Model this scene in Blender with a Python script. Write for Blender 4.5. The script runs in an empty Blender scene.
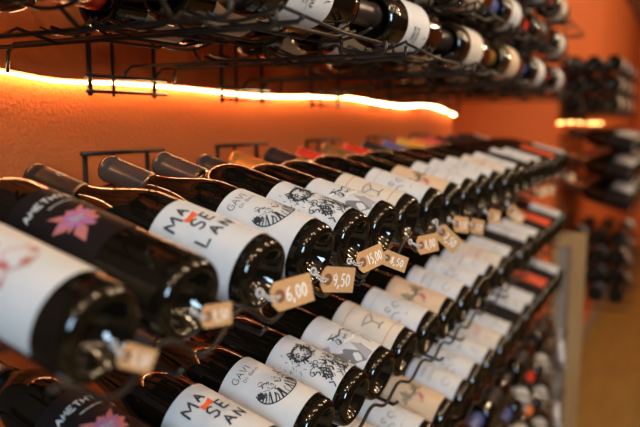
import bpy, bmesh, math, random
from mathutils import Vector, Matrix
R_ = random.Random(7)
S = bpy.context.scene
COL = S.collection
PI = math.pi
EYE = 1.45                      # eye height; all heights below are given relative to the eye with H()
def H(z): return EYE + z

# ------------------------------------------------------------------ camera
YAW, PIT = 0.496, 0.1391
cam = bpy.data.cameras.new('camera'); co = bpy.data.objects.new('camera', cam); COL.objects.link(co)
fw = Vector((math.cos(YAW)*math.cos(PIT), math.sin(YAW)*math.cos(PIT), -math.sin(PIT)))
co.location = (0, 0, EYE)
co.rotation_euler = fw.to_track_quat('-Z', 'Y').to_euler()
cam.sensor_width = 36; cam.lens = 678.0/640*36; cam.clip_start = 0.02
cam.dof.use_dof = True; cam.dof.focus_distance = 0.74; cam.dof.aperture_fstop = 3.1
S.camera = co

# ------------------------------------------------------------------ world, light, exposure
S.view_settings.view_transform = 'Standard'; S.view_settings.look = 'None'
S.view_settings.gamma = 1; S.view_settings.use_curve_mapping = False
S.view_settings.exposure = 0.0
w = bpy.data.worlds.new('world'); S.world = w; w.use_nodes = True
bg = w.node_tree.nodes['Background']; bg.inputs[0].default_value = (0.75, 0.62, 0.5, 1); bg.inputs[1].default_value = 0.05

def area(name, loc, target, size, sy, power, color):
    l = bpy.data.lights.new(name, 'AREA'); l.shape = 'RECTANGLE'; l.size = size; l.size_y = sy
    l.energy = power; l.color = color
    o = bpy.data.objects.new(name, l); COL.objects.link(o); o.location = loc
    o.rotation_euler = (Vector(target)-Vector(loc)).to_track_quat('-Z', 'Y').to_euler()
    return o
# daylight from the shop window behind the photographer
area('window_daylight', (-1.9, -1.7, H(0.55)), (0.7, 0.4, H(-0.2)), 0.6, 1.1, 98, (0.55, 0.78, 1.0))
# warm ceiling spots of the shop
SPOTS = [(-0.7, -0.35), (-0.15, -0.35), (-0.4, -0.95), (0.15, -1.15), (0.5, -0.45), (0.75, -0.85), (1.0, -1.4), (1.35, -0.5), (1.75, -0.95), (2.2, -1.4), (2.5, -0.5), (3.1, -0.9), (3.8, -1.2), (4.4, -0.6), (5.2, -1.0), (6.4, -0.8)]
for sx, sy in SPOTS:
    far = 1.6 if sx > 2 else 1.0
    l = bpy.data.lights.new('ceiling_spot', 'POINT'); l.energy = 9*far; l.color = (1.0, 0.74, 0.46); l.shadow_soft_size = 0.04
    o = bpy.data.objects.new('ceiling_spot', l); COL.objects.link(o); o.location = (sx, sy, H(.88))

# ------------------------------------------------------------------ materials
def mat(name, col, rough=0.5, metal=0.0, spec=0.5, coat=0.0):
    m = bpy.data.materials.new(name); m.use_nodes = True
    b = m.node_tree.nodes['Principled BSDF']
    b.inputs['Base Color'].default_value = (*col, 1); b.inputs['Roughness'].default_value = rough
    b.inputs['Metallic'].default_value = metal; b.inputs['Specular IOR Level'].default_value = spec
    b.inputs['Coat Weight'].default_value = coat
    return m
def noisy(m, scale, c1, c2, bump=0.0, bscale=None, detail=6, stretch=None, dist=0.01):
    nt = m.node_tree; b = nt.nodes['Principled BSDF']
    tc = nt.nodes.new('ShaderNodeTexCoord'); mp = nt.nodes.new('ShaderNodeMapping')
    nt.links.new(tc.outputs['Object'], mp.inputs[0])
    if stretch: mp.inputs['Scale'].default_value = stretch
    n = nt.nodes.new('ShaderNodeTexNoise'); n.inputs['Scale'].default_value = scale; n.inputs['Detail'].default_value = detail
    nt.links.new(mp.outputs[0], n.inputs['Vector'])
    r = nt.nodes.new('ShaderNodeValToRGB'); r.color_ramp.elements[0].color = (*c1, 1); r.color_ramp.elements[1].color = (*c2, 1)
    r.color_ramp.elements[0].position = 0.3; r.color_ramp.elements[1].position = 0.7
    nt.links.new(n.outputs[0], r.inputs[0]); nt.links.new(r.outputs[0], b.inputs['Base Color'])
    if bump:
        n2 = nt.nodes.new('ShaderNodeTexNoise'); n2.inputs['Scale'].default_value = bscale or scale*4; n2.inputs['Detail'].default_value = 8
        nt.links.new(mp.outputs[0], n2.inputs['Vector'])
        bp = nt.nodes.new('ShaderNodeBump'); bp.inputs['Strength'].default_value = bump; bp.inputs['Distance'].default_value = dist
        nt.links.new(n2.outputs[0], bp.inputs['Height']); nt.links.new(bp.outputs[0], b.inputs['Normal'])
    return m
def emis(name, col, s):
    m = bpy.data.materials.new(name); m.use_nodes = True; nt = m.node_tree
    b = nt.nodes['Principled BSDF']; b.inputs['Base Color'].default_value = (*col, 1)
    b.inputs['Emission Color'].default_value = (*col, 1); b.inputs['Emission Strength'].default_value = s
    return m
M = {}
M['wall'] = noisy(mat('orange_plaster', (0.6, 0.13, 0.02), 0.75, spec=0.2), 3, (0.70, 0.145, 0.030), (0.77, 0.172, 0.038), 0.5, 200, dist=0.004)
M['brown'] = noisy(mat('dark_unseen_wall', (.08,.05,.03), .8), 4, (.07,.04,.025), (.11,.065,.04))  # dark brown for the unseen walls, chosen to dim reflections in the glass
M['floor'] = noisy(mat('floor_boards', (0.3, 0.17, 0.05), 0.5), 3, (0.26, 0.155, 0.035), (0.34, 0.21, 0.05), 0.1, 30, stretch=(1, 6, 1))
M['ceiling'] = noisy(mat('ceiling_plaster', (0.35, 0.26, 0.18), 0.9), 5, (0.30, 0.22, 0.15), (0.36, 0.27, 0.19))
M['glass'] = mat('dark_bottle_glass', (0.005, 0.0035, 0.002), 0.045, spec=0.45)
M['glass_olive'] = mat('olive_bottle_glass', (0.018, 0.012, 0.003), 0.07, spec=0.55)
M['wire'] = noisy(mat('black_wire', (0.02, 0.017, 0.015), 0.38, metal=0.6), 60, (0.018, 0.015, 0.013), (0.035, 0.028, 0.022))
M['paper'] = noisy(mat('white_label_paper', (0.7, 0.7, 0.7), 0.6, spec=0.3), 40, (0.53, 0.545, 0.56), (0.59, 0.595, 0.595))
M['cream'] = noisy(mat('cream_label_paper', (0.7, 0.62, 0.5), 0.6, spec=0.3), 40, (0.56, 0.50, 0.42), (0.62, 0.56, 0.47))
M['beige'] = noisy(mat('beige_label_paper', (0.6, 0.42, 0.26), 0.6, spec=0.3), 40, (0.56, 0.40, 0.26), (0.62, 0.46, 0.31))
M['blackp'] = mat('black_label_paper', (0.010, 0.007, 0.007), 0.5, spec=0.2)
M['redp'] = mat('orange_red_label_paper', (0.68, 0.09, 0.03), 0.5)
M['ink'] = mat('black_ink', (0.02, 0.02, 0.022), 0.6)
M['grey'] = mat('grey_ink', (0.16, 0.16, 0.17), 0.6)
M['lilac'] = mat('lilac_grey_ink', (0.33, 0.32, 0.35), 0.6)
M['orange'] = mat('orange_ink', (0.75, 0.12, 0.03), 0.5)
M['rust'] = mat('rust_ink', (0.38, 0.10, 0.05), 0.6)
M['pink'] = mat('pink_ink', (0.45, 0.14, 0.13), 0.6)
M['violet'] = mat('violet_ink', (0.36, 0.13, 0.30), 0.6)
M['green'] = mat('dark_green_ink', (0.06, 0.07, 0.04), 0.6)
M['whiteink'] = mat('white_ink', (0.75, 0.75, 0.72), 0.5)
M['kraft'] = noisy(mat('kraft_card', (0.5, 0.3, 0.13), 0.8, spec=0.2), 90, (0.42, 0.235, 0.10), (0.49, 0.29, 0.135))
M['kraftdark'] = mat('brown_eyelet_card', (0.17, 0.065, 0.03), 0.8)
M['string'] = mat('red_white_string', (0.5, 0.06, 0.04), 0.8)
M['stringw'] = mat('pale_string', (0.55, 0.55, 0.55), 0.8)
M['wood'] = noisy(mat('pale_wood', (0.5, 0.3, 0.12), 0.6), 6, (0.34, 0.21, 0.08), (0.43, 0.28, 0.12), 0.1, 40, stretch=(4, 4, .5))
M['greyw'] = noisy(mat('grey_board', (0.3, 0.25, 0.2), 0.7), 8, (0.24, 0.20, 0.16), (0.32, 0.27, 0.21))
M['led'] = emis('led_glow', (1.0, 0.68, 0.31), 52)
M['led_far'] = emis('dim_led_glow', (1.0, 0.55, 0.16), 9)
M['strip'] = mat('orange_painted_strip', (0.55, 0.13, 0.03), 0.6)
M['bulb'] = emis('bulb_glow', (1.0, 0.8, 0.5), 30)
CAPS = {'brown': ((0.05, 0.028, 0.016), 0.35, 0.3), 'bronze': ((0.10, 0.085, 0.068), 0.26, 0.45), 'pewter': ((0.055, 0.05, 0.048), 0.35, 0.5),
        'gold': ((0.75, 0.38, 0.08), 0.3, 0.7), 'dark': ((0.03, 0.02, 0.018), 0.35, 0.2), 'red': ((0.70, 0.045, 0.02), 0.35, 0.0),
        'ochre': ((0.30, 0.15, 0.04), 0.35, 0.4), 'blue': ((0.10, 0.12, 0.30), 0.35, 0.1), 'yellow': ((0.75, 0.42, 0.05), 0.4, 0.1),
        'orange': ((0.8, 0.22, 0.06), 0.4, 0.0), 'pink': ((0.70, 0.07, 0.10), 0.4, 0.0), 'cream': ((0.75, 0.62, 0.42), 0.4, 0.0)}
for k, (c, r, me) in CAPS.items(): M['cap_'+k] = mat(k+'_capsule_foil', c, r, me)

# ------------------------------------------------------------------ mesh helpers
def mesh_obj(name, bm, mats, parent=None, smooth=True):
    for e in bm.edges:
        if e.calc_face_angle(0) > 0.75: e.smooth = False
    me = bpy.data.meshes.new(name); bm.normal_update(); bm.to_mesh(me); bm.free()
    for m in (mats if isinstance(mats, (list, tuple)) else [mats]): me.materials.append(m)
    if smooth:
        for p in me.polygons: p.use_smooth = True
    o = bpy.data.objects.new(name, me); COL.objects.link(o)
    if parent: o.parent = parent
    return o
def empty(name, loc):
    o = bpy.data.objects.new(name, None); o.empty_display_size = 0.05; COL.objects.link(o); o.location = loc
    return o
def tag(o, label, cat, group=None, kind=None):
    if label: o['label'] = label
    if cat: o['category'] = cat
    if group: o['group'] = group
    if kind: o['kind'] = kind
    return o
def box(bm, x0, x1, y0, y1, z0, z1):
    vs = [bm.verts.new((x, y, z)) for x in (x0, x1) for y in (y0, y1) for z in (z0, z1)]
    for f in [(0,1,3,2), (4,6,7,5), (0,4,5,1), (2,3,7,6), (0,2,6,4), (1,5,7,3)]: bm.faces.new([vs[i] for i in f])
def tube(bm, pts, r, seg=8, closed=False, mi=0):
    pts = [Vector(p) for p in pts]; n = len(pts); rings = []
    up = None
    for i, p in enumerate(pts):
        a = pts[i-1] if (i > 0 or closed) else pts[i]; b = pts[(i+1) % n] if (i < n-1 or closed) else pts[i]
        t = (b-a).normalized()
        if up is None: up = t.orthogonal().normalized()
        up = (up - t*up.dot(t))
        up = up.normalized() if up.length > 1e-6 else t.orthogonal().normalized()
        s = t.cross(up)
        rings.append([bm.verts.new(p + r*(math.cos(2*PI*k/seg)*up + math.sin(2*PI*k/seg)*s)) for k in range(seg)])
    for i in range(n if closed else n-1):
        A, B = rings[i], rings[(i+1) % n]
        for k in range(seg): bm.faces.new((A[k], A[(k+1) % seg], B[(k+1) % seg], B[k])).material_index = mi
    if not closed:
        bm.faces.new(rings[0][::-1]); bm.faces.new(rings[-1])
def lathe(bm, prof, seg=48, bump=None, close_start=True, close_end=True):
    rings = []
    for r, z in prof:
        if r < 1e-6: rings.append([bm.verts.new((0, 0, z))]); continue
        ring = []
        for k in range(seg):
            rr, zz = r, z
            if bump: rr, zz = bump(r, z, k)
            a = 2*PI*k/seg; ring.append(bm.verts.new((rr*math.cos(a), rr*math.sin(a), zz)))
        rings.append(ring)
    for A, B in zip(rings, rings[1:]):
        for k in range(seg):
            j = (k+1) % seg
            if len(A) == 1 and len(B) == 1: continue
            if len(A) == 1: bm.faces.new((A[0], B[j], B[k]))
            elif len(B) == 1: bm.faces.new((A[k], A[j], B[0]))
            else: bm.faces.new((A[k], A[j], B[j], B[k]))

# ------------------------------------------------------------------ bottle
RB = 0.0352
BL = 0.295
def bottle_profile(kind):
    p = [(0, .024), (.006, .0235), (.013, .020), (.0185, .013), (.0225, .0055), (.0248, .0012), (.0262, 0), (.0278, 0.0), (.0296, .0008), (.0312, .0022), (.0327, .0043), (.0339, .0070), (.0347, .0105), (.0351, .0145), (RB, .019)]
    if kind == 'tall':
        p += [(RB, .08), (RB, .14), (RB, .195)]
        for i in range(1, 11):
            a = i/10*PI/2
            p.append((RB + (.0150-RB)*(1-math.cos(a))**0.9, .195 + .047*math.sin(a)))
        return p + [(.0146, .26), (.0142, .315), (.0150, .3155), (.0152, .321), (.0145, .3245), (.011, .3245), (0, .3245)]
    if kind == 'burgundy':
        p += [(RB, .06), (RB, .10), (RB, .135)]
        for i in range(1, 13):
            t = i/12; s = t*t*(3-2*t)
            p.append((RB + (.0148-RB)*(0.45*s+0.55*t**1.25), .135+.085*t))
        p += [(.0146, .235)]
    else:
        p += [(RB, .06), (RB, .12), (RB, .168)]
        for i in range(1, 11):
            t = i/10; a = t*PI/2
            p.append((RB + (.0150-RB)*(1-math.cos(a))**0.9, .168 + .043*math.sin(a)**1.0 if t < 1 else .211))
        p += [(.0146, .222), (.0143, .245)]
    p += [(.0142, .283), (.0150, .2835), (.0152, .289), (.0145, .2925), (.011, .2925), (0, .2925)]
    return p
def knurl(r, z, k):
    if .0270 < r < .032 and z < .003:
        return r, z + (0.0017 if k % 2 else 0)
    return r, z
def glass_bm(kind):
    bm = bmesh.new(); lathe(bm, bottle_profile(kind), 96, knurl); return bm
def capsule_bm(z0, band=None, ridges=False):
    bm = bmesh.new(); p = [(.0147, z0-.0002), (.0153, z0)]
    n = 14
    for i in range(n+1):
        z = z0 + (.2815-z0)*i/n
        r = .0153 + (0.00025 if (ridges and i % 2) else 0)
        p.append((r, z))
    p += [(.0162, .283), (.0163, .2895), (.0155, .2935), (.0125, .2940), (0, .2938)]
    lathe(bm, p, 32)
    if band:
        for f in bm.faces:
            z = f.calc_center_median().z
            if band[0] < z < band[1]: f.material_index = 1
    return bm
AU = 0.0; AV = 0.0
def lab_pt(u, v, r=RB+.0005):
    """u metres round the bottle from the label's middle (to the reader's right), v metres up the bottle from its foot."""
    a = (u+AU)/RB; v += AV if r > RB+.0008 and v < .23 else 0
    return Vector((-r*math.sin(a), r*math.cos(a), v))
def label_bm(u0, u1, v0, v1, patches=()):
    bm = bmesh.new(); n = 40; r = RB+.0005
    def grid(u0, u1, v0, v1, r, mi, slant=0.0):
        cols = []
        for i in range(n+1):
            u = u0+(u1-u0)*i/n
            cols.append([bm.verts.new(lab_pt(u, v0+slant*(i/n), r)), bm.verts.new(lab_pt(u, v1, r))])
        for a, b in zip(cols, cols[1:]):
            f = bm.faces.new((b[0], a[0], a[1], b[1])); f.material_index = mi
    grid(u0, u1, v0, v1, r, 0)
    for k, (a, b, c, d) in enumerate(patches): grid(a, b, c, d, r+.0003, k+1)
    return bm
def stroke(bm, pts, w, mi=0, r=RB+.0010):
    """a pen stroke on the label through (u, v) points"""
    P = []
    for a, b in zip(pts, pts[1:]):
        n = max(1, int(math.hypot(b[0]-a[0], b[1]-a[1])/.003))
        for i in range(n): P.append((a[0]+(b[0]-a[0])*i/n, a[1]+(b[1]-a[1])*i/n))
    P.append(pts[-1]); L = []
    for i, p in enumerate(P):
        a = P[max(0, i-1)]; b = P[min(len(P)-1, i+1)]
        dx, dy = b[0]-a[0], b[1]-a[1]; l = math.hypot(dx, dy) or 1
        L.append((-dy/l, dx/l))
    V = [(bm.verts.new(lab_pt(p[0]+q[0]*w/2, p[1]+q[1]*w/2, r)), bm.verts.new(lab_pt(p[0]-q[0]*w/2, p[1]-q[1]*w/2, r))) for p, q in zip(P, L)]
    for a, b in zip(V, V[1:]):
        bm.faces.new((a[0], b[0], b[1], a[1])).material_index = mi
def poly(bm, pts, mi=0, r=RB+.0009):
    c = (sum(p[0] for p in pts)/len(pts), sum(p[1] for p in pts)/len(pts))
    cv = bm.verts.new(lab_pt(c[0], c[1], r)); n = len(pts)
    mid = [bm.verts.new(lab_pt((p[0]+c[0])/2, (p[1]+c[1])/2, r)) for p in pts]
    out = [bm.verts.new(lab_pt(p[0], p[1], r)) for p in pts]
    for i in range(n):
        j = (i+1) % n
        bm.faces.new((cv, mid[i], mid[j])).material_index = mi
        bm.faces.new((mid[i], out[i], out[j], mid[j])).material_index = mi
GL = {  # hand-lettered glyphs on a 1 x 1 cell
 'A': [[(0, 0), (.5, 1), (1, 0)], [(.22, .4), (.8, .4)]], 'M': [[(0, 0), (.08, 1), (.5, .35), (.92, 1), (1, 0)]],
 'S': [[(.95, .85), (.6, 1), (.15, .85), (.15, .6), (.85, .4), (.85, .12), (.4, 0), (0, .15)]],
 'E': [[(.95, 1), (.05, 1), (0, 0), (.95, 0)], [(.02, .5), (.75, .5)]], 'K': [[(.05, 1), (0, 0)], [(.9, 1), (.05, .45), (.95, 0)]],
 'N': [[(0, 0), (.05, 1), (.92, 0), (1, 1)]], 'L': [[(.05, 1), (0, 0), (.9, .05)]],
 'G': [[(.95, .8), (.6, 1), (.2, .9), (0, .5), (.2, .1), (.6, 0), (.95, .15), (.95, .5), (.6, .5)]],
 'V': [[(0, 1), (.5, 0), (1, 1)]], 'I': [[(.5, 1), (.5, 0)]], 'T': [[(0, 1), (1, 1)], [(.5, 1), (.5, 0)]],
 'H': [[(0, 1), (0, 0)], [(1, 1), (1, 0)], [(0, .5), (1, .5)]], 'Y': [[(0, 1), (.5, .5), (1, 1)], [(.5, .5), (.5, 0)]],
 'D': [[(0, 0), (0, 1), (.6, .95), (1, .5), (.6, .05), (0, 0)]], 'O': [[(.5, 1), (.1, .8), (0, .5), (.1, .2), (.5, 0), (.9, .2), (1, .5), (.9, .8), (.5, 1)]],
 'C': [[(.95, .8), (.6, 1), (.2, .9), (0, .5), (.2, .1), (.6, 0), (.95, .2)]], 'R': [[(0, 0), (0, 1), (.8, .9), (.8, .6), (0, .5), (.9, 0)]],
 'P': [[(0, 0), (0, 1), (.8, .95), (.85, .6), (0, .45)]], 'U': [[(0, 1), (.05, .2), (.5, 0), (.95, .2), (1, 1)]],
 '6': [[(.85, 1), (.3, .75), (.05, .35), (.25, .03), (.7, .03), (.9, .3), (.65, .52), (.15, .42)]],
 '0': [[(.5, 1), (.15, .8), (.08, .35), (.4, 0), (.8, .2), (.88, .7), (.5, 1)]],
 '9': [[(.85, .75), (.5, 1), (.12, .8), (.2, .5), (.6, .48), (.88, .75), (.8, .3), (.45, 0)]],
 '5': [[(.9, 1), (.25, 1), (.18, .55), (.65, .58), (.88, .3), (.6, 0), (.1, .05)]],
 '1': [[(.3, .75), (.6, 1), (.55, 0)]], '8': [[(.5, .52), (.2, .75), (.5, 1), (.8, .75), (.5, .52), (.12, .25), (.5, 0), (.88, .25), (.5, .52)]],
 '7': [[(.1, 1), (.9, 1), (.4, 0)]], ',': [[(.5, .12), (.3, -.25)]], ' ': []}
def text(fn, s, x, y, w, h, gap=1.3):
    for ch in s:
        adv = w*(0.55 if ch in ',I ' else 1)
        for st in GL[ch]: fn([(x+(px*w if ch not in ',I' else (px-.3)*w), y+py*h) for px, py in st])
        x += adv*gap
def flat_stroke(bm, P, w, z, mi=0, mtx=None):
    L = []
    for i, p in enumerate(P):
        a = P[max(0, i-1)]; b = P[min(len(P)-1, i+1)]
        dx, dy = b[0]-a[0], b[1]-a[1]; l = math.hypot(dx, dy) or 1
        L.append((-dy/l, dx/l))
    V = [(bm.verts.new((p[0]+q[0]*w/2, p[1]+q[1]*w/2, z)), bm.verts.new((p[0]-q[0]*w/2, p[1]-q[1]*w/2, z))) for p, q in zip(P, L)]
    for a, b in zip(V, V[1:]): bm.faces.new((a[0], a[1], b[1], b[0])).material_index = mi

# artwork on the labels; each returns (bmesh, materials)
def art_mase():
    bm = bmesh.new()
    fn = lambda P: stroke(bm, P, .0022, 0)
    text(fn, 'M', -.036, .097, .013, .013); text(fn, 'A', -.018, .101, .008, .010)
    text(fn, 'S', -.024, .076, .009, .014); text(fn, 'E', -.010, .078, .008, .012)
    text(fn, 'L', -.036, .062, .009, .013); text(fn, 'A', -.022, .060, .009, .011); text(fn, 'N', -.008, .059, .009, .011)
    poly(bm, [(-.022, .090), (-.009, .091), (-.008, .099), (-.023, .097)], 1)
    return bm, [M['ink'], M['orange']]
def art_gavi():
    bm = bmesh.new(); rr = random.Random(3)
    fn = lambda P: stroke(bm, P, .0009, 0)
    text(fn, 'GAVI', -.033, .108, .0062, .0075, 1.25); text(lambda P: stroke(bm, P, .0006, 0), 'DI GAVI', -.026, .101, .0034, .0035)
    cx, cy, a, b = -.010, .074, .026, .020
    stroke(bm, [(cx+a*math.cos(t), cy+b*math.sin(t)) for t in [PI*(.85+i/18*1.25) for i in range(19)]], .0014, 0)
    for i in range(22):
        t = PI*(.95+.0555*i*1.05); x = cx+a*math.cos(t)*.97; y = cy+b*math.sin(t)*.97
        x2 = x+(cx-x)*.35+rr.uniform(-.003, .003); y2 = y+(cy+.004-y)*.45+rr.uniform(-.001, .003)
        stroke(bm, [(x, y), ((x+x2)/2+rr.uniform(-.002, .002), (y+y2)/2), (x2, y2)], rr.uniform(.0006, .0022), 0)
    for i in range(26):
        x = cx+rr.uniform(-.8, .8)*a; y = cy+rr.uniform(-.45, .55)*b
        stroke(bm, [(x, y), (x+rr.uniform(-.004, .004), y+rr.uniform(.001, .005)), (x+rr.uniform(-.004, .006), y+rr.uniform(.002, .006))], rr.uniform(.0004, .0011), 0)
    poly(bm, [(cx-.026, cy+.004), (cx-.021, cy+.009), (cx-.017, cy+.005), (cx-.02, cy-.002)], 0)
    poly(bm, [(cx+.014, cy-.010), (cx+.020, cy-.006), (cx+.019, cy-.012)], 0)
    return bm, [M['ink']]
def art_tiger():
    bm = bmesh.new(); rr = random.Random(5)
    hx, hy = -.016, .092
    for k in range(16):
        t = rr.uniform(0, 2*PI); q = rr.uniform(.006, .012)
        stroke(bm, [(hx+q*math.cos(t), hy+q*math.sin(t)), (hx+q*math.cos(t+.5), hy+q*math.sin(t+.5))], rr.uniform(.0008, .0022), 0)
    for k in range(26):            # mane and cheek hatching round the head
        t = 2*PI*k/26; r1 = .0085+rr.uniform(0, .002); r2 = .0145+rr.uniform(-.002, .003)
        stroke(bm, [(hx+r1*math.cos(t), hy+r1*math.sin(t)*.9), (hx+r2*math.cos(t+.2), hy+r2*math.sin(t+.2)*.9)], rr.uniform(.001, .0028), 0)
    stroke(bm, [(hx+.012*math.cos(t), hy+.0115*math.sin(t)) for t in [i*PI/10 for i in range(21)]], .0013, 0)
    for s in (-1, 1):
        stroke(bm, [(hx+s*.002, hy+.002), (hx+s*.005, hy+.004), (hx+s*.008, hy+.002)], .0017, 0)      # brows
        poly(bm, [(hx+s*.003, hy), (hx+s*.005, hy+.0018), (hx+s*.007, hy), (hx+s*.005, hy-.001)], 0)  # eyes
        stroke(bm, [(hx+s*.007, hy+.010), (hx+s*.010, hy+.0145), (hx+s*.012, hy+.008)], .0014, 0)     # ears
        for j in range(3): stroke(bm, [(hx+s*.003, hy-.004-j*.001), (hx+s*.009, hy-.005-j*.002)], .0005, 0)
    poly(bm, [(hx-.002, hy-.003), (hx+.002, hy-.003), (hx, hy-.006)], 0)
    stroke(bm, [(hx-.004, hy-.0075), (hx, hy-.006), (hx+.004, hy-.0075)], .0013, 0)
    for i in range(90):            # body stripes sweeping to the foot of the label
        t = i/89; x = -.034 + .05*t + rr.uniform(-.004, .004); y = .080-.036*rr.random()-.010*t
        l = rr.uniform(.004, .010)
        stroke(bm, [(x, y), (x+.3*l, y-.5*l), (x-.1*l, y-l)], rr.uniform(.0007, .0019), 0)
    for i in range(40):            # foliage behind
        x = rr.uniform(-.055, -.026); y = rr.uniform(.07, .112)
        stroke(bm, [(x, y), (x+rr.uniform(-.003, .004), y+rr.uniform(.001, .004))], rr.uniform(.0004, .0011), 1)
    for i in range(60):
        x = rr.uniform(-.005, .028); y = rr.uniform(.045, .100)
        stroke(bm, [(x, y), (x+rr.uniform(.001, .005), y+rr.uniform(-.006, -.002))], rr.uniform(.0006, .0014), rr.choice([0, 1]))
    for cx, cy in [(-.030, .066), (-.020, .058), (-.006, .052)]:   # paws
        stroke(bm, [(cx+.006*math.cos(t), cy+.004*math.sin(t)) for t in [i*PI/6 for i in range(10)]], .001, 0)
    return bm, [M['ink'], M['grey']]
def art_grey():
    bm = bmesh.new(); rr = random.Random(9)
    poly(bm, [(-.078, .034), (-.030, .034), (-.024, .050), (-.030, .066), (-.044, .080), (-.058, .070), (-.074, .052)], 1)
    poly(bm, [(-.018, .034), (.060, .034), (.060, .080), (.030, .084), (.002, .074), (-.014, .054)], 1)
    poly(bm, [(-.030, .034), (-.018, .034), (-.014, .054), (-.018, .066), (-.024, .050)], 2)
    poly(bm, [(-.060, .082), (-.047, .097), (-.036, .086), (-.045, .078)], 2)
    for i in range(26):
        x = -.014+rr.uniform(-.016, .014); y = .079+rr.uniform(-.011, .013)
        stroke(bm, [(x, y), (x+rr.uniform(-.006, .006), y+rr.uniform(-.004, .006))], rr.uniform(.0007, .0026), rr.choice([0, 0, 1, 3]))
    stroke(bm, [(-.030, .092), (-.018, .083), (-.006, .088), (.006, .078)], .0018, 0)
    stroke(bm, [(-.022, .072), (-.010, .067), (0, .071), (.010, .066)], .0028, 3)
    return bm, [M['ink'], M['grey'], M['lilac'], M['whiteink']]
def art_glassfig():
    bm = bmesh.new()
    stroke(bm, [(-.068, .108), (.060, .108)], .0009, 0)
    stroke(bm, [(-.035, .082), (-.020, .085), (-.006, .082)], .0016, 1); stroke(bm, [(-.031, .081), (-.021, .074), (-.011, .081)], .0018, 1)
    stroke(bm, [(-.021, .074), (-.021, .061)], .0015, 1); stroke(bm, [(-.028, .060), (-.021, .062), (-.013, .060)], .0022, 1)
    stroke(bm, [(-.068, .046), (.060, .046)], .0009, 0)
    return bm, [M['rust'], M['grey']]
def art_swirl(seed=1):
    bm = bmesh.new(); rr = random.Random(seed)
    stroke(bm, [(-.068, .110), (.055, .110)], .0006, 0)
    for cx, cy, r in [(-.036, .066, .009), (-.016, .078, .006), (-.030, .084, .004)]:
        stroke(bm, [(cx+r*(1-.03*i)*math.cos(i*.45), cy+r*(1-.03*i)*math.sin(i*.45)) for i in range(12)], .0016, 0)
    for i in range(22):
        x = rr.uniform(-.05, .01); y = rr.uniform(.055, .096)
        stroke(bm, [(x, y), (x+rr.uniform(-.004, .006), y+rr.uniform(-.003, .003))], rr.uniform(.0004, .0012), 0)
    return bm, [M['grey']]
def art_grape():
    bm = bmesh.new(); rr = random.Random(2)
    for cx, cy in [(-.033, .086), (-.010, .083)]:
        for k in range(9):
            t = 2*PI*k/9; l = .008+.003*(k % 3)
            poly(bm, [(cx, cy), (cx+l*math.cos(t-.2)*.7, cy+l*math.sin(t-.2)*.7), (cx+l*math.cos(t), cy+l*math.sin(t)), (cx+l*math.cos(t+.2)*.7, cy+l*math.sin(t+.2)*.7)], 0)
    stroke(bm, [(-.033, .086), (-.022, .075), (-.010, .083)], .0016, 0)
    for i in range(12): 
        x = -.022+rr.uniform(-.006, .006); y = .066+rr.uniform(-.006, .006)
        poly(bm, [(x+.0022*math.cos(t*PI/3), y+.0022*math.sin(t*PI/3)) for t in range(6)], 1)
    return bm, [M['green'], M['pink']]
def art_vine():
    bm = bmesh.new(); rr = random.Random(12)
    for cx, cy, a, b in [(-.024, .108, .010, .0035), (-.028, .088, .0035, .006), (-.018, .078, .005, .003), (-.038, .080, .003, .002), (-.006, .085, .004, .003)]:
        poly(bm, [(cx+a*math.cos(t)*rr.uniform(.7, 1.1), cy+b*math.sin(t)*rr.uniform(.7, 1.1)) for t in [i*PI/6 for i in range(12)]], rr.choice([0, 0, 1]))
    stroke(bm, [(-.046, .086), (-.040, .078), (-.03, .082), (-.020, .073), (-.008, .078)], .0014, 0)
    stroke(bm, [(-.026, .094), (-.018, .097), (-.008, .091), (0, .095)], .0010, 1)
    return bm, [M['rust'], M['pink']]
def art_amethyst():
    global AV
    bm = bmesh.new(); AV += .047
    text(lambda P: stroke(bm, P, .0012, 0), 'AMETHYST', -.037, .117, .0052, .0062, 1.35)
    stroke(bm, [(-.020, .109), (.004, .109)], .0007, 0)
    cx, cy = -.016, .081
    for lay, (n, rad, mi, off) in enumerate([(9, .020, 1, 0), (8, .014, 2, .3), (6, .006, 3, .1)]):
        for k in range(n):
            t = 2*PI*k/n+off; l = rad*(1.05+.32*math.sin(k*2.3+lay)); wv = rad*(.22+.07*math.cos(k*3.1))
            poly(bm, [(cx, cy), (cx+.55*l*math.cos(t)-wv*math.sin(t), cy+.55*l*math.sin(t)+wv*math.cos(t)), (cx+l*math.cos(t), cy+l*math.sin(t)),
                      (cx+.55*l*math.cos(t)+wv*math.sin(t), cy+.55*l*math.sin(t)-wv*math.cos(t))], mi, RB+.0009+.0002*lay)
    text(lambda P: stroke(bm, P, .0010, 0), 'DOC', .012, .103, .004, .004)
    AV -= .047
    return bm, [M['whiteink'], M['pink'], M['violet'], M['lilac']]
def art_lines(seed, ink='grey'):
    bm = bmesh.new(); rr = random.Random(seed)
    y = .098
    for i in range(rr.randint(3, 5)):
        wv = rr.uniform(.015, .04); stroke(bm, [(-.022-wv/2, y), (-.022+wv/2, y)], rr.choice([.0006, .0012, .002]), 0); y -= rr.uniform(.006, .011)
    cx = -.022
    stroke(bm, [(cx+.008*math.cos(i*.5), .056+.006*math.sin(i*.5)) for i in range(11)], .0011, 0)
    return bm, [M[ink]]
def art_posu():
    bm = bmesh.new()
    text(lambda P: stroke(bm, P, .0013, 0), 'POSU', -.010, .078, .004, .007); stroke(bm, [(-.012, .074), (.014, .074)], .0007, 0)
    text(lambda P: stroke(bm, P, .0016, 0), 'ROC', -.010, .064, .005, .007); stroke(bm, [(0, .115), (.0, .108), (.003, .104)], .0012, 0)
    return bm, [M['ink']]

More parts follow.
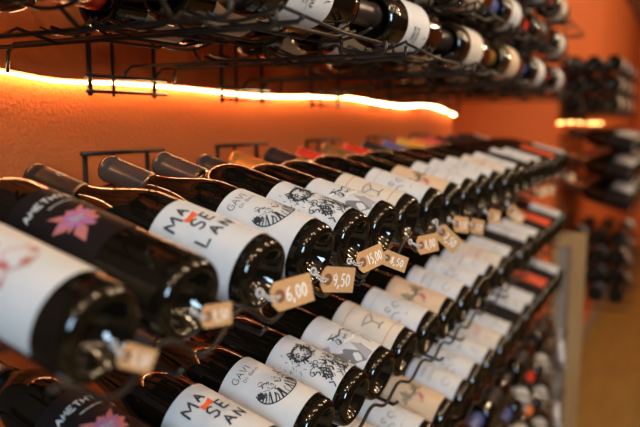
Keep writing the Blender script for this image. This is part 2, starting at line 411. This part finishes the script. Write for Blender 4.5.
BIN = []   # prototypes are real placed things: the first use moves the prototype itself
def make_bottle(kind, paper, art, cap, capband=None, lab=(-.080, .066, .042, .125), glass='glass', capz=.222, logo=False, ridges=False):
    g = mesh_obj('wine_bottle', glass_bm(kind), M[glass])
    l = None
    if paper:
        l = mesh_obj('paper_label', label_bm(*lab), M[paper], g)
        if art:
            bm, ms = art; mesh_obj('label_print', bm, ms, l)
    cb = capsule_bm(capz, capband, ridges)
    if kind == 'tall':
        for v in cb.verts: v.co.z += .032
    c = mesh_obj('foil_capsule', cb, [M['cap_'+cap], M['cap_gold']], g)
    if logo:
        bm = bmesh.new()
        for P in [[(-.004, .262), (-.004, .252), (0, .248), (0, .262)], [(.003, .262), (.006, .255), (.003, .248)], [(-.010, .252), (-.008, .259)]]:
            stroke(bm, P, .0012, 0, .0158)
        # wrap the mark round the neck
        mesh_obj('capsule_print', bm, M['whiteink'], c)
    return g
class Proto:
    def __init__(self, root): self.root = root; self.used = False
    def put(self, loc, rot):
        if not self.used: o = self.root; self.used = True
        else:
            o = self.root.copy(); COL.objects.link(o)
            for ch in list(self.root.children):
                if 'neck_extra' in ch: continue
                c = ch.copy(); COL.objects.link(c); c.parent = o
                for g in list(ch.children):
                    d = g.copy(); COL.objects.link(d); d.parent = c
        o.matrix_world = Matrix.Translation(loc) @ rot
        return o
def frame(zdir, ydir):
    z = Vector(zdir).normalized(); y = Vector(ydir); y = (y-z*y.dot(z)).normalized(); x = y.cross(z)
    return Matrix((x, y, z)).transposed().to_4x4()

# ------------------------------------------------------------------ setting
WY = 0.720          # plane of the near orange wall
W2Y, W2X = 0.535, 3.22
def struct(name, x0, x1, y0, y1, z0, z1, m):
    bm = bmesh.new(); box(bm, x0, x1, y0, y1, z0, z1); o = mesh_obj(name, bm, m, smooth=False); o['kind'] = 'structure'; return o
struct('wall_left_unseen_dark', -2.6, .36, WY, WY+.12, 0, H(.97), M['brown'])  # unseen stretch, made dark so near bottles reflect no lit orange wall
struct('wall_left', .36, 2.29, WY, WY+.12, 0, H(.97), M['wall'])
struct('wall_recess_side', 2.17, 2.29, WY+.12, WY+1.0, 0, H(.97), M['wall'])
struct('wall_recess_back', 2.29, W2X+.12, WY+.9, WY+1.02, 0, H(.97), M['wall'])
struct('wall_jog', W2X, W2X+.12, W2Y, WY+.9, 0, H(.97), M['wall'])
struct('wall_far_left', W2X+.12, 8.5, W2Y, W2Y+.12, 0, H(.97), M['wall'])
struct('wall_far_end', 8.5, 8.62, -3.5, W2Y+.12, 0, H(.97), M['wall'])
struct('wall_right_unseen_dark', -2.6, 8.5, -2.6, -2.5, 0, H(.97), M['brown'])  # unseen opposite side, added dark to cut brown reflections on the bottles
struct('floor', -2.6, 8.62, -3.5, WY+1.02, -.1, 0, M['floor'])
struct('ceiling', -2.6, 8.62, -3.5, WY+1.02, H(.97), H(1.07), M['ceiling'])
struct('baseboard_far', W2X+.12, 8.5, W2Y-.014, W2Y, 0, .09, M['greyw'])

# ------------------------------------------------------------------ LED strips
def led(pts, label, m='led'):
    bm = bmesh.new(); P = []
    n = 8
    for i in range(len(pts)-1):
        p0 = Vector(pts[max(i-1, 0)]); p1 = Vector(pts[i]); p2 = Vector(pts[i+1]); p3 = Vector(pts[min(i+2, len(pts)-1)])
        for k in range(n):
            t = k/n
            P.append(0.5*((2*p1)+(-p0+p2)*t+(2*p0-5*p1+4*p2-p3)*t*t+(-p0+3*p1-3*p2+p3)*t**3))
    P.append(Vector(pts[-1]))
    tube(bm, P, .0018 if m == 'led' else .0050, 10)
    o = mesh_obj('led_strip_light', bm, M[m])
    bm = bmesh.new()
    for A, B in zip(P, P[1:]):
        q = [(A.x, A.y-.0035, A.z+.0036), (A.x, A.y+.0085, A.z+.0036), (B.x, B.y+.0085, B.z+.0036), (B.x, B.y-.0035, B.z+.0036)]
        lo = [bm.verts.new(p) for p in q]; hi = [bm.verts.new((p[0], p[1], p[2]+.0015)) for p in q]
        bm.faces.new(lo); bm.faces.new(hi[::-1])
        for i in range(4): bm.faces.new((lo[i], hi[i], hi[(i+1)%4], lo[(i+1)%4]))
    mesh_obj('mounting_strip', bm, M['strip'], o, False); tag(o, label, 'light strip'); return o
LY = WY-.009
led([(.36, LY, H(.060)), (.45, LY, H(.058)), (.53, LY, H(.054)), (.615, LY, H(.047)), (.74, LY, H(.049)), (.899, LY, H(.046)), (1.05, LY, H(.042)), (1.185, LY, H(.043)), (1.30, LY, H(.047)), (1.461, LY, H(.048)),
     (1.62, LY, H(.040)), (1.778, LY, H(.034)), (1.90, LY, H(.038)), (1.981, LY, H(.040)), (2.10, LY, H(.034)), (2.284, LY, H(.012))], 'warm white glowing LED strip sagging along the near orange wall above the bottles')
led([(3.27, W2Y-.0065, H(-.020)), (3.7, W2Y-.0065, H(-.018)), (4.3, W2Y-.0065, H(-.026)), (5.0, W2Y-.0065, H(-.030))], 'short blurred LED strip glowing on the far orange wall at right', 'led_far')

# ------------------------------------------------------------------ wine kinds by column of the display rack
W = (-.082, .066, .018, .110)
AU, AV = 0.002, -.015
KINDS = [
 dict(k='bordeaux', paper='paper', art=art_vine(), cap='dark', lab=(-.070, .066, .028, .125), d='white label printed with rust-red vine leaves'),
 dict(k='tall', paper='blackp', art=art_amethyst(), cap='dark', lab=(-.082, .066, .074, .172), d='black label with a pink and violet flower'),
 dict(k='burgundy', paper='paper', art=art_mase(), cap='brown', logo=True, lab=(-.082, .066, .016, .108), d='big black hand lettering and an orange square'),
 dict(k='burgundy', paper='paper', art=art_gavi(), cap='bronze', lab=W, d='white label, small title over engraved oval'),
 dict(k='bordeaux', paper='paper', art=art_tiger(), cap='bronze', ridges=True, lab=W, d='black engraving of a tiger on white'),
 dict(k='bordeaux', paper='paper', art=art_grey(), cap='pewter', lab=W, d='white label with a grey landscape and dark figures'),
 dict(k='bordeaux', paper='cream', art=art_glassfig(), cap='gold', lab=W, d='cream label and grey goblet figure'),
 dict(k='bordeaux', paper='paper', art=art_swirl(1), cap='dark', capband=(.225, .238), lab=W, d='white label with grey curling drawing'),
 dict(k='bordeaux', paper='beige', art=art_grape(), cap='red', lab=W, d='beige label, dark vine leaves and red cluster'),
 dict(k='bordeaux', paper='paper', art=art_lines(4), cap='ochre', lab=W, d='white label directly right of the beige label'),
 dict(k='bordeaux', paper='paper', art=art_swirl(6), cap='red', lab=W, d='faint crest, second right of the beige label'),
 dict(k='bordeaux', paper='paper', art=art_lines(8), cap='dark', lab=W, d='white label right of the faint-crest label, dark capsule'),
 dict(k='bordeaux', paper='cream', art=art_lines(9, 'pink'), cap='blue', lab=W, d='off-white label and slate-blue capsule'),
 dict(k='bordeaux', paper='paper', art=art_lines(10), cap='yellow', lab=W, d='blurred white label and yellow capsule'),
 dict(k='bordeaux', paper='blackp', art=None, cap='orange', lab=W, d='black label and orange capsule'),
 dict(k='bordeaux', paper='paper', art=art_lines(14), cap='pink', lab=(-.085, .066, .024, .122), d='broad white label right of a black label'),
 dict(k='bordeaux', paper='paper', art=None, cap='dark', lab=W, d='blank white label right of the broad label'),
 dict(k='bordeaux', paper='blackp', art=None, cap='dark', lab=W, d='dark label just before the orange-red one'),
 dict(k='bordeaux', paper='redp', art=None, cap='dark', lab=W, d='orange-red label near the far end'),
 dict(k='bordeaux', paper='blackp', art=None, cap='dark', lab=W, d='dark label just past the orange-red one'),
 dict(k='bordeaux', paper='paper', art=art_lines(20), cap='cream', lab=W, d='white label and cream capsule at the far end'),
]
AU, AV = 0.0, 0.0
COLX = [.298, .388, .484, .581, .670, .754, .842]
while len(COLX) < len(KINDS): COLX.append(COLX[-1]+.093)
PROTO = [Proto(make_bottle(q['k'], q['paper'], q['art'], q['cap'], q.get('capband'), q['lab'], 'glass', ridges=q.get('ridges', False), logo=q.get('logo', False))) for q in KINDS]
YB = 0.316
TILT = 0.265
ROWS = [(-.137, 'top display row'), (-.322, 'middle display row'), (-.494, 'bottom display row')]
CAPN = {}
rowxs = []
for ri, (z, rn) in enumerate(ROWS):
    xs = []
    for ci, q in enumerate(KINDS):
        x = COLX[ci] + (R_.uniform(-.004, .004) if ri else 0) + ({1: .016, 2: .016, 3: .008, 4: .004}.get(ci, 0) if ri == 1 else 0)
        if ri == 2 and ci < 1: pass
        dx = R_.uniform(-.02, .02); t = TILT + R_.uniform(-.015, .015)
        zdir = (math.sin(dx)*math.cos(t), math.cos(dx)*math.cos(t), math.sin(t))
        roll = R_.uniform(-.12, .12)
        o = PROTO[ci].put(Vector((x, YB+R_.uniform(-.003, .003), H(z))), frame(zdir, (roll, 0, 1)))
        tag(o, ('bottle with %s, %s' % (q['d'], rn)), 'wine bottle', 'display bottles tilted base outwards in the ' + rn)
        xs.append(x)
    rowxs.append(xs)

# ------------------------------------------------------------------ display rack wires
def wave(xs, y, z0, amp, x0, x1, step=.004):
    """a rail that dips under every bottle and crests between neighbours"""
    P = []; x = x0
    ext = [2*xs[0]-xs[1]] + xs + [2*xs[-1]-xs[-2]]
    while x <= x1:
        j = 0
        while j < len(ext)-2 and ext[j+1] < x: j += 1
        t = min(1, max(0, (x-ext[j])/(ext[j+1]-ext[j])))
        P.append((x, y, z0+amp*(1-math.cos(2*PI*t))/2)); x += step
    return P
for ri, (z, rn) in enumerate(ROWS):
    xs = rowxs[ri]; xa, xb = xs[0]-.05, xs[-1]+.05
    root = empty('wire_display_rack', ((xa+xb)/2, WY-.01, H(z)))
    tag(root, 'long black wire rack on the orange wall carrying the %s of bottles' % rn.replace(' display', ''), 'wine rack', 'wire display racks one below the other')
    inv = Vector(root.location)
    def loc(P): return [Vector(p)-inv for p in P]
    bm = bmesh.new(); tube(bm, loc(wave(xs, YB-(.008 if ri == 0 else .001), H(z)-(.037 if ri == 0 else .035), .022 if ri == 0 else .013, xa, xb)), .0021); mesh_obj('front_rail', bm, M['wire'], root)
    bm = bmesh.new(); tube(bm, loc(wave(xs, YB+.085, H(z)-.0195, .011, xa, xb)), .0022); mesh_obj('cradle_rail', bm, M['wire'], root)
    bm = bmesh.new(); tube(bm, loc(wave(xs, YB+.245, H(z)+.0440, .008, xa, xb)), .0022); mesh_obj('neck_rail', bm, M['wire'], root)
    k = 0; bx = .573
    bxs = [.34, .651, .946, 1.259, 1.570, 1.88]
    for bx in bxs:
        for off in (.025, .135):
            x = bx+off
            bm = bmesh.new()
            tube(bm, loc([(x, WY-.006, H(z)+.040), (x, WY-.03, H(z)+.048), (x, YB+.25, H(z)+.0400), (x, YB+.215, H(z)+.018), (x, YB+.085, H(z)-.0300), (x, YB, H(z)-.0475), (x, YB-.006, H(z)-.042)]), .0024)
            mesh_obj('support_arm', bm, M['wire'], root)
        bm = bmesh.new()
        zt = H(z)+.090
        tube(bm, loc([(bx-.004, WY-.0075, zt), (bx+.160, WY-.0075, zt)]), .0030)
        for off in (.004, .055, .125): tube(bm, loc([(bx+off, WY-.0045, zt-.003), (bx+off, WY-.0045, zt-.100)]), .0034 if off > .1 or off < .01 else .0026)
        tube(bm, loc([(bx-.004, WY-.0075, zt-.085), (bx+.160, WY-.0075, zt-.085)]), .0026)
        mesh_obj('wall_bracket', bm, M['wire'], root)

# ------------------------------------------------------------------ bottles lying along the wall (overhead and low racks)
LK = [
 dict(k='bordeaux', paper='paper', art=art_posu(), cap='dark', d='white-labelled'),
 dict(k='bordeaux', paper='cream', art=None, cap='gold', d='gold-capped cream'),
 dict(k='bordeaux', paper='beige', art=None, cap='blue', d='blue-capped tan', glass='glass_olive'),
 dict(k='bordeaux', paper='paper', art=None, cap='red', d='red-capped white'),
 dict(k='bordeaux', paper='blackp', art=None, cap='dark', d='black-labelled'),
 dict(k='bordeaux', paper='cream', art=None, cap='orange', d='orange-capped cream', glass='glass_olive'),
]
LP = [Proto(make_bottle(q['k'], q['paper'], q['art'], q['cap'], lab=(-.066, .066, .042, .122), glass=q.get('glass', 'glass'))) for q in LK]
ORD = ['nearest', 'second-nearest', 'third', 'fourth', 'fifth', 'sixth']
TN = ['bottom', 'middle', 'top']
YN = ['outermost', 'middle', 'innermost']
PITCH = .295
UX = [.222, .513, .799, 1.085, 1.371, 1.657, 1.943]
UO = [0, .022, .034]
UZ = [.116, .214, .312]
SAG = lambda x: .009-.012*(x-.76)
UY = [.362, .465, .568]
def lay(kind, x, y, z, label, group):
    q = LP[kind]
    dy = R_.uniform(-.005, .005)
    o = q.put(Vector((x, y, z)), frame((1, dy, R_.uniform(-.004, .004)), (R_.uniform(-.1, .1), -1, R_.uniform(-.5, .35))))
    tag(o, label, 'wine bottle', group)
def unit_rack(x0, ys, zs, wy, label, first=None, bracket=True, group=None, feet=0):
    """wall-hung wire unit: wall bracket, two arms per tier, V-shaped braces and rings that hold the bottles"""
    root = empty('wire_wall_rack', (x0, wy, H(zs[0]))); tag(root, label, 'wine rack', group)
    inv = Vector((x0, wy, H(zs[0])))
    L = lambda P: [Vector(p)-inv for p in P]
    ztop = H(max(zs))+.05; zbot = H(min(zs))-(.092 if min(zs) > 0 else .078)
    bm = bmesh.new()
    for off in (.004, .046, .128): tube(bm, L([(x0+off, wy-.0165, zbot-.006), (x0+off, wy-.0165, ztop)]), .0035 if off != .046 else .0026)
    for dz in (0, .020): tube(bm, L([(x0-.006, wy-.0205, zbot+dz), (x0+.150, wy-.0205, zbot+dz)]), .0026)
    mesh_obj('wall_bracket', bm, M['wire'], root)
    yo = min(ys)-.05
    for z in zs:
        zz = H(z)-.0395
        for off, dn in ((.067, -.0165), (.130, -.0165), (-.120, -.0035)):
            P = [(x0+off, wy-.016, zz-.036), (x0+off, wy-.020, zz+dn-.008), (x0+off, wy-.032, zz+dn), (x0+off, yo, zz+dn), (x0+off, yo-.005, zz+dn+.004), (x0+off, yo-.005, zz-.002)]
            bm = bmesh.new(); tube(bm, L(P), .0024); mesh_obj('arm', bm, M['wire'], root)
        for off in (.040, -.145):
            P = []
            n = 60
            for i in range(n+1):
                y = yo + (max(ys)+.045-yo)*i/n
                d = min(abs(y-yy) for yy in ys)
                P.append((x0+off, y, zz-.0025+.012*min(1, d/.05)**2))
            bm = bmesh.new(); tube(bm, L(P), .0018); mesh_obj('cradle', bm, M['wire'], root)
        bm = bmesh.new()
        tube(bm, L([(x0-.145, yo, zz+.006), (x0-.03, yo, zz-.003), (x0+.067, yo, zz-.004)]), .0019)
        for yy in ys:
            tube(bm, L([(x0+.030, yy-.018, zz-.003), (x0+.067, yy, zz-.016), (x0+.100, yy+.020, zz-.004), (x0+.130, yy, zz-.016)]), .0019)
        for yy in ys:
            tube(bm, L([(x0-.145, yy-.030, zz+.007), (x0-.115, yy-.020, zz-.001), (x0+.010, yy-.020, zz-.001), (x0+.040, yy-.030, zz+.007)]), .0020)
            tube(bm, L([(x0-.145, yy+.030, zz+.007), (x0-.115, yy+.020, zz-.001), (x0+.010, yy+.020, zz-.001), (x0+.040, yy+.030, zz+.007)]), .0020)
        mesh_obj('brace', bm, M['wire'], root)
    return root
def pxy(P):
    v = Vector(P)-Vector((0, 0, EYE)); f = v.dot(fw); r = v.dot(Vector((math.sin(YAW), -math.cos(YAW), 0)))
    u = v.dot(Vector((math.sin(YAW), -math.cos(YAW), 0)).cross(fw))
    return (320+678.0*r/f, 213.5-678.0*u/f) if f > .05 else (-999, -999)
def in_view(x, y, z, m=90):
    for k in range(4):
        a = pxy((x+.09*k, y, z))
        if -m < a[0] < 640+m and -m < a[1] < 427+m: return True
    return False
for k, x in enumerate(UX):
    unit_rack([.36, .655, .946, 1.259, 1.56, 1.86, 2.16][k], UY, [z+SAG(x) for z in UZ], WY, 'black wire wall rack overhead, %s unit along near orange wall' % (ORD+['last'])[k], group='overhead wire racks on the near wall')
    for ti, z in enumerate(UZ):
        for yi, y in enumerate(UY):
            if not in_view(x, y, H(z), 60): continue
            kind = {(1, 0, 0): 3, (2, 0, 0): 1, (3, 0, 0): 0, (4, 0, 0): 2, (5, 0, 0): 3, (6, 0, 0): 0}.get((k, ti, yi), R_.choice([0, 0, 1, 3, 4, 2]))
            if (k, ti, yi) in [(1, 0, 0)]: kind = 0
            if (k, ti, yi) in [(2, 0, 0)]: kind = 0
            if (k, ti, yi) in [(3, 0, 0)]: kind = 1
            if (k, ti, yi) in [(5, 0, 0)]: kind = 3
            lay(kind, x+UO[yi]+R_.uniform(-.001, .001), y, H(z+SAG(x)), '%s bottle lying overhead, %s tier, %s column, %s along near wall' % (LK[kind]['d'], TN[ti], YN[yi], (ORD+['last'])[k]),
                'bottles lying in the overhead rack')
# low racks below the display rows
DZ = [-.640, -.740, -.840, -.940, -1.040]
DN = ['first', 'second', 'third', 'fourth', 'lowest']
DY = [.362, .465]
for k, x in enumerate(UX):
    vis = False
    for ti, z in enumerate(DZ):
        for yi, y in enumerate(DY):
            if not in_view(x, y, H(z), 10): continue
            vis = True
            kind = (R_.choice([4, 4, 4, 4, 2]) if k < 6 else R_.choice([0, 4, 1]))
            if yi == 0: kind = {(5, 1): 3, (4, 1): 2, (5, 2): 5, (6, 1): 0, (6, 2): 0}.get((k, ti), kind)
            lay(kind, x+R_.uniform(-.001, .001), y, H(z), '%s bottle in low near rack, %s tier, %s column, %s along' % (LK[kind]['d'], DN[ti], ['outer', 'inner'][yi], (ORD+['last'])[k]),
                'bottles lying in the low rack')
    if vis:
        unit_rack(x+.185, DY, DZ[::-1], WY, 'black wire rack low on the near orange wall, %s unit along, below the display rows' % (ORD+['last'])[k], group='low wire racks on the near wall')

# ------------------------------------------------------------------ price tags on the front rail
def price_tag(anchor, price, along, tilt, desc, scale=1.0):
    """kraft card tag; anchor is where its string is tied to the rail"""
    bm = bmesh.new(); w_, h_, c = .042, .0225, .006
    out = [(0, c), (c*.8, 0), (w_, 0), (w_, h_), (c*.8, h_), (0, h_-c)]
    out = [(x+.004, y-h_/2) for x, y in out]
    a = [bm.verts.new((x, y, 0)) for x, y in out]; b = [bm.verts.new((x, y, .0009)) for x, y in out]
    bm.faces.new(a[::-1]); bm.faces.new(b)
    for i in range(6): j = (i+1) % 6; bm.faces.new((a[i], a[j], b[j], b[i]))
    o = mesh_obj('price_tag', bm, M['kraft'], smooth=False)
    bm = bmesh.new()
    ring = [[bm.verts.new((.012+r*math.cos(t*PI/10), r*math.sin(t*PI/10), .0012)) for t in range(20)] for r in (.0013, .0052)]
    for i in range(20): j = (i+1) % 20; bm.faces.new((ring[0][i], ring[1][i], ring[1][j], ring[0][j]))
    mesh_obj('eyelet', bm, M['kraftdark'], o, False)
    bm = bmesh.new()
    n = len(price); w1 = .0065 if n > 3 else .0075
    text(lambda P: flat_stroke(bm, P, .0015, .0013), price, .0185, -.0055, w1*(.68 if n > 4 else .8), .0105, 1.22)
    mesh_obj('handwritten_price', bm, M['whiteink'], o, False)
    bm = bmesh.new()
    tube(bm, [(.012, 0, .0014), (.007, .001, .003), (.002, .001, .004), (.000, .003, .002), (-.003, .006, -.003)], .0006, 6)
    tube(bm, [(.012, 0, .0014), (.006, -.002, .003), (.001, -.001, .004), (-.001, .001, .002), (-.003, .006, -.003)], .0006, 6)
    tube(bm, [(-.003+.003*math.cos(t*PI/6), .006+.003*math.sin(t*PI/6), -.003) for t in range(12)], .0008, 6, True)
    mesh_obj('string', bm, M['stringw'], o)
    X = Vector(along).normalized(); N = Vector((-.62, -.75, .12)); N = (N-X*N.dot(X)).normalized(); Yv = N.cross(X)
    mt = Matrix((X, Yv, N)).transposed().to_4x4()
    mt = mt @ Matrix.Rotation(tilt, 4, 'X')
    mt = mt @ Matrix.Scale(scale, 4)
    o.matrix_world = Matrix.Translation(Vector(anchor) - mt.to_3x3() @ Vector((-.003, .006, -.003))) @ mt
    tag(o, desc, 'price tag', 'kraft price tags tied along the top display row')
    return o
TAGS = [  # x on the rail, z offset, price, direction, words
 (0.292, -0.137, '5,50', (.80, -.12, -.42), 'blurred kraft price tag nearest of all, below the rust-vine bottle'),
 (0.369, -0.136, '9,50', (.80, -.12, -.10), 'blurred kraft price tag below the base of the flower-labelled bottle'),
 (0.454, -0.142, '6,00', (.8, -.25, .04), 'kraft price tag reading 6,00 in white handwriting'),
 (0.545, -0.142, '9,50', (.8, -.25, -.16), 'sharp kraft price tag reading 9,50 below the oval-engraving bottle'),
 (0.622, -0.147, '15,00', (.8, -.25, .14), 'small tilted kraft price tag reading 15,00 beside the tiger bottle'),
 (0.697, -0.148, '8,50', (.55, -.5, -.32), 'kraft price tag turned edgewise right of the 15,00 tag'),
 (0.799, -0.155, '8,00', (.8, -.25, .0), 'kraft price tag, faint writing, below the goblet-label bottle'),
 (0.896, -0.142, '7,50', (.5, -.4, -.55), 'kraft price tag hanging steeply down the rail, mid row'),
 (0.955, -0.146, '9,00', (.8, -.2, -.15), 'blurred pale kraft tag, left one of an overlapping pair'),
 (1.048, -0.16, '8,00', (.8, -.2, -.2), 'blurred kraft tag, right one of an overlapping pair'),
 (1.157, -0.158, '7,00', (.8, -.2, -.18), 'blurred kraft price tag alone beyond the overlapping pair'),
 (1.32, -0.162, '6,50', (.45, -.4, -.5), 'small blurred kraft tag hanging askew in the far half'),
 (1.594, -0.165, '6,50', (.8, -.2, .05), 'very blurred pale kraft tag in front of the black-labelled bottle'),
 (1.706, -0.165, '7,50', (.8, -.2, -.1), 'very blurred kraft tag second from the far end'),
 (2.029, -0.165, '8,50', (.8, -.2, .05), 'very blurred yellowish kraft tag at the far end of the row'),
]
TSC = [.70, .74, 1.10, 1.10, .98, .80] + [1.05]*9
for (x, z, p, al, d), sc_ in zip(TAGS, TSC):
    price_tag((x, YB-.014, H(z)), p, al, R_.uniform(-.1, .1), d, sc_)

# ------------------------------------------------------------------ wooden end panel beyond the near rack
root = empty('wooden_end_panel', (2.5, .33, 0)); tag(root, 'pale wooden end panel with a grey inset standing past the near rack', 'panel')
def pbox(name, y0, y1, z0, z1, x0, x1, m, lab=None):
    bm = bmesh.new(); box(bm, x0-2.5, x1-2.5, y0-.33, y1-.33, z0+.001 if z0 == 0 else z0, z1); bmesh.ops.bevel(bm, geom=bm.edges[:], offset=.003, segments=2, affect='EDGES')
    o = mesh_obj(name, bm, m, root, False)
    if lab: o['label'] = lab
    return o
zt = H(-.40)
pbox('stile', .382, .398, 0, zt, 2.48, 2.52, M['wood']); pbox('stile', .292, .342, 0, zt, 2.48, 2.52, M['wood'])
pbox('rail', .342, .382, zt-.05, zt, 2.48, 2.52, M['wood']); pbox('inset_board', .342, .382, 0, zt-.05, 2.495, 2.515, M['greyw'], 'grey inset board')
for zc in (-.83, -1.10):
    bm = bmesh.new()
    tube(bm, [(-.01, 0.035, H(zc)+.07), (-.03, .03, H(zc)+.05), (-.035, .02, H(zc)-.02), (-.02, .015, H(zc)-.06)], .012, 10)
    h = mesh_obj('pale_hook', bm, M['whiteink'], root); h['label'] = 'white rounded hook on the grey inset'

# ------------------------------------------------------------------ far rack at right
FX = [3.30, 3.615, 3.93]
FY = [.313, .396, .478]
FZ = [.065, .155, .245]
RN = ['near', 'second', 'rear']
for k, x in enumerate(FX):
    unit_rack(x+.06, FY, FZ, W2Y, 'blurred black wire rack high on the far wall, %s unit' % RN[k], group='overhead wire racks on the far wall')
    for ti, z in enumerate(FZ):
        for yi, y in enumerate(FY):
            if k == 2 and yi: continue
            kind = R_.choice([0, 4, 1, 4]) if yi else R_.choice([1, 0, 5])
            lay(kind, x, y, H(z), '%s bottle high on far rack, %s tier, %s column, %s set' % (LK[kind]['d'], TN[ti], YN[yi], RN[k]), 'bottles in the far overhead rack')
FROWS = [(-.125, 'top'), (-.250, 'middle'), (-.375, 'bottom')]
fxs = [3.26+.095*i for i in range(11)]
LET = ['nearest', 'second', 'third', 'fourth', 'fifth', 'sixth', 'seventh', 'eighth', 'ninth', 'tenth', 'farthest']
for z, rn in FROWS:
    for i, x in enumerate(fxs):
        ci = [17, 14, 7, 9, 11, 15, 5, 8, 17, 12, 9][i]
        o = PROTO[ci].put(Vector((x, .205, H(z))), frame((.12, .96, .24), (0, 0, 1)))
        tag(o, 'blurred display bottle on far rack, %s row, %s in line, %s' % (rn, LET[i], {'blackp': 'dark', 'paper': 'white', 'cream': 'cream', 'beige': 'beige', 'redp': 'red'}[KINDS[ci]['paper']] + ' label'), 'wine bottle', 'display bottles on the far rack')
    root = empty('wire_display_rack', (3.6, W2Y-.01, H(z))); tag(root, 'blurred black wire rack for the %s row of the far wall' % rn, 'wine rack', 'wire display racks on the far wall')
    inv = Vector(root.location)
    for nm, y, z0, a in [('front_rail', .195, -.037, .018), ('neck_rail', .445, .030, .008)]:
        bm = bmesh.new(); tube(bm, [Vector(p)-inv for p in wave(fxs, y, H(z)+z0, a, fxs[0]-.05, fxs[-1]+.05, .01)], .003); mesh_obj(nm, bm, M['wire'], root)
    for x in (3.3075, 3.59, 3.88, 4.16):
        bm = bmesh.new(); tube(bm, [Vector(p)-inv for p in [(x, W2Y-.004, H(z)+.04), (x, .445, H(z)+.024), (x, .29, H(z)-.028), (x, .195, H(z)-.048)]], .003); mesh_obj('support_arm', bm, M['wire'], root)
for k, x in enumerate(FX[:2]):
    unit_rack(x+.06, [.25, .34, .43], [-.81, -.72, -.63, -.54], W2Y, 'blurred black wire rack low on the far wall, %s unit' % RN[k], group='low wire racks on the far wall')
    for ti, z in enumerate([-.54, -.63, -.72, -.81]):
        for yi, y in enumerate([.25, .34, .43]):
            kind = R_.choice([4, 1, 0, 4])
            lay(kind, x, y, H(z), '%s bottle low on far rack, %s tier, %s column, %s set' % (LK[kind]['d'], DN[ti], YN[yi], RN[k]), 'bottles in the far low rack')
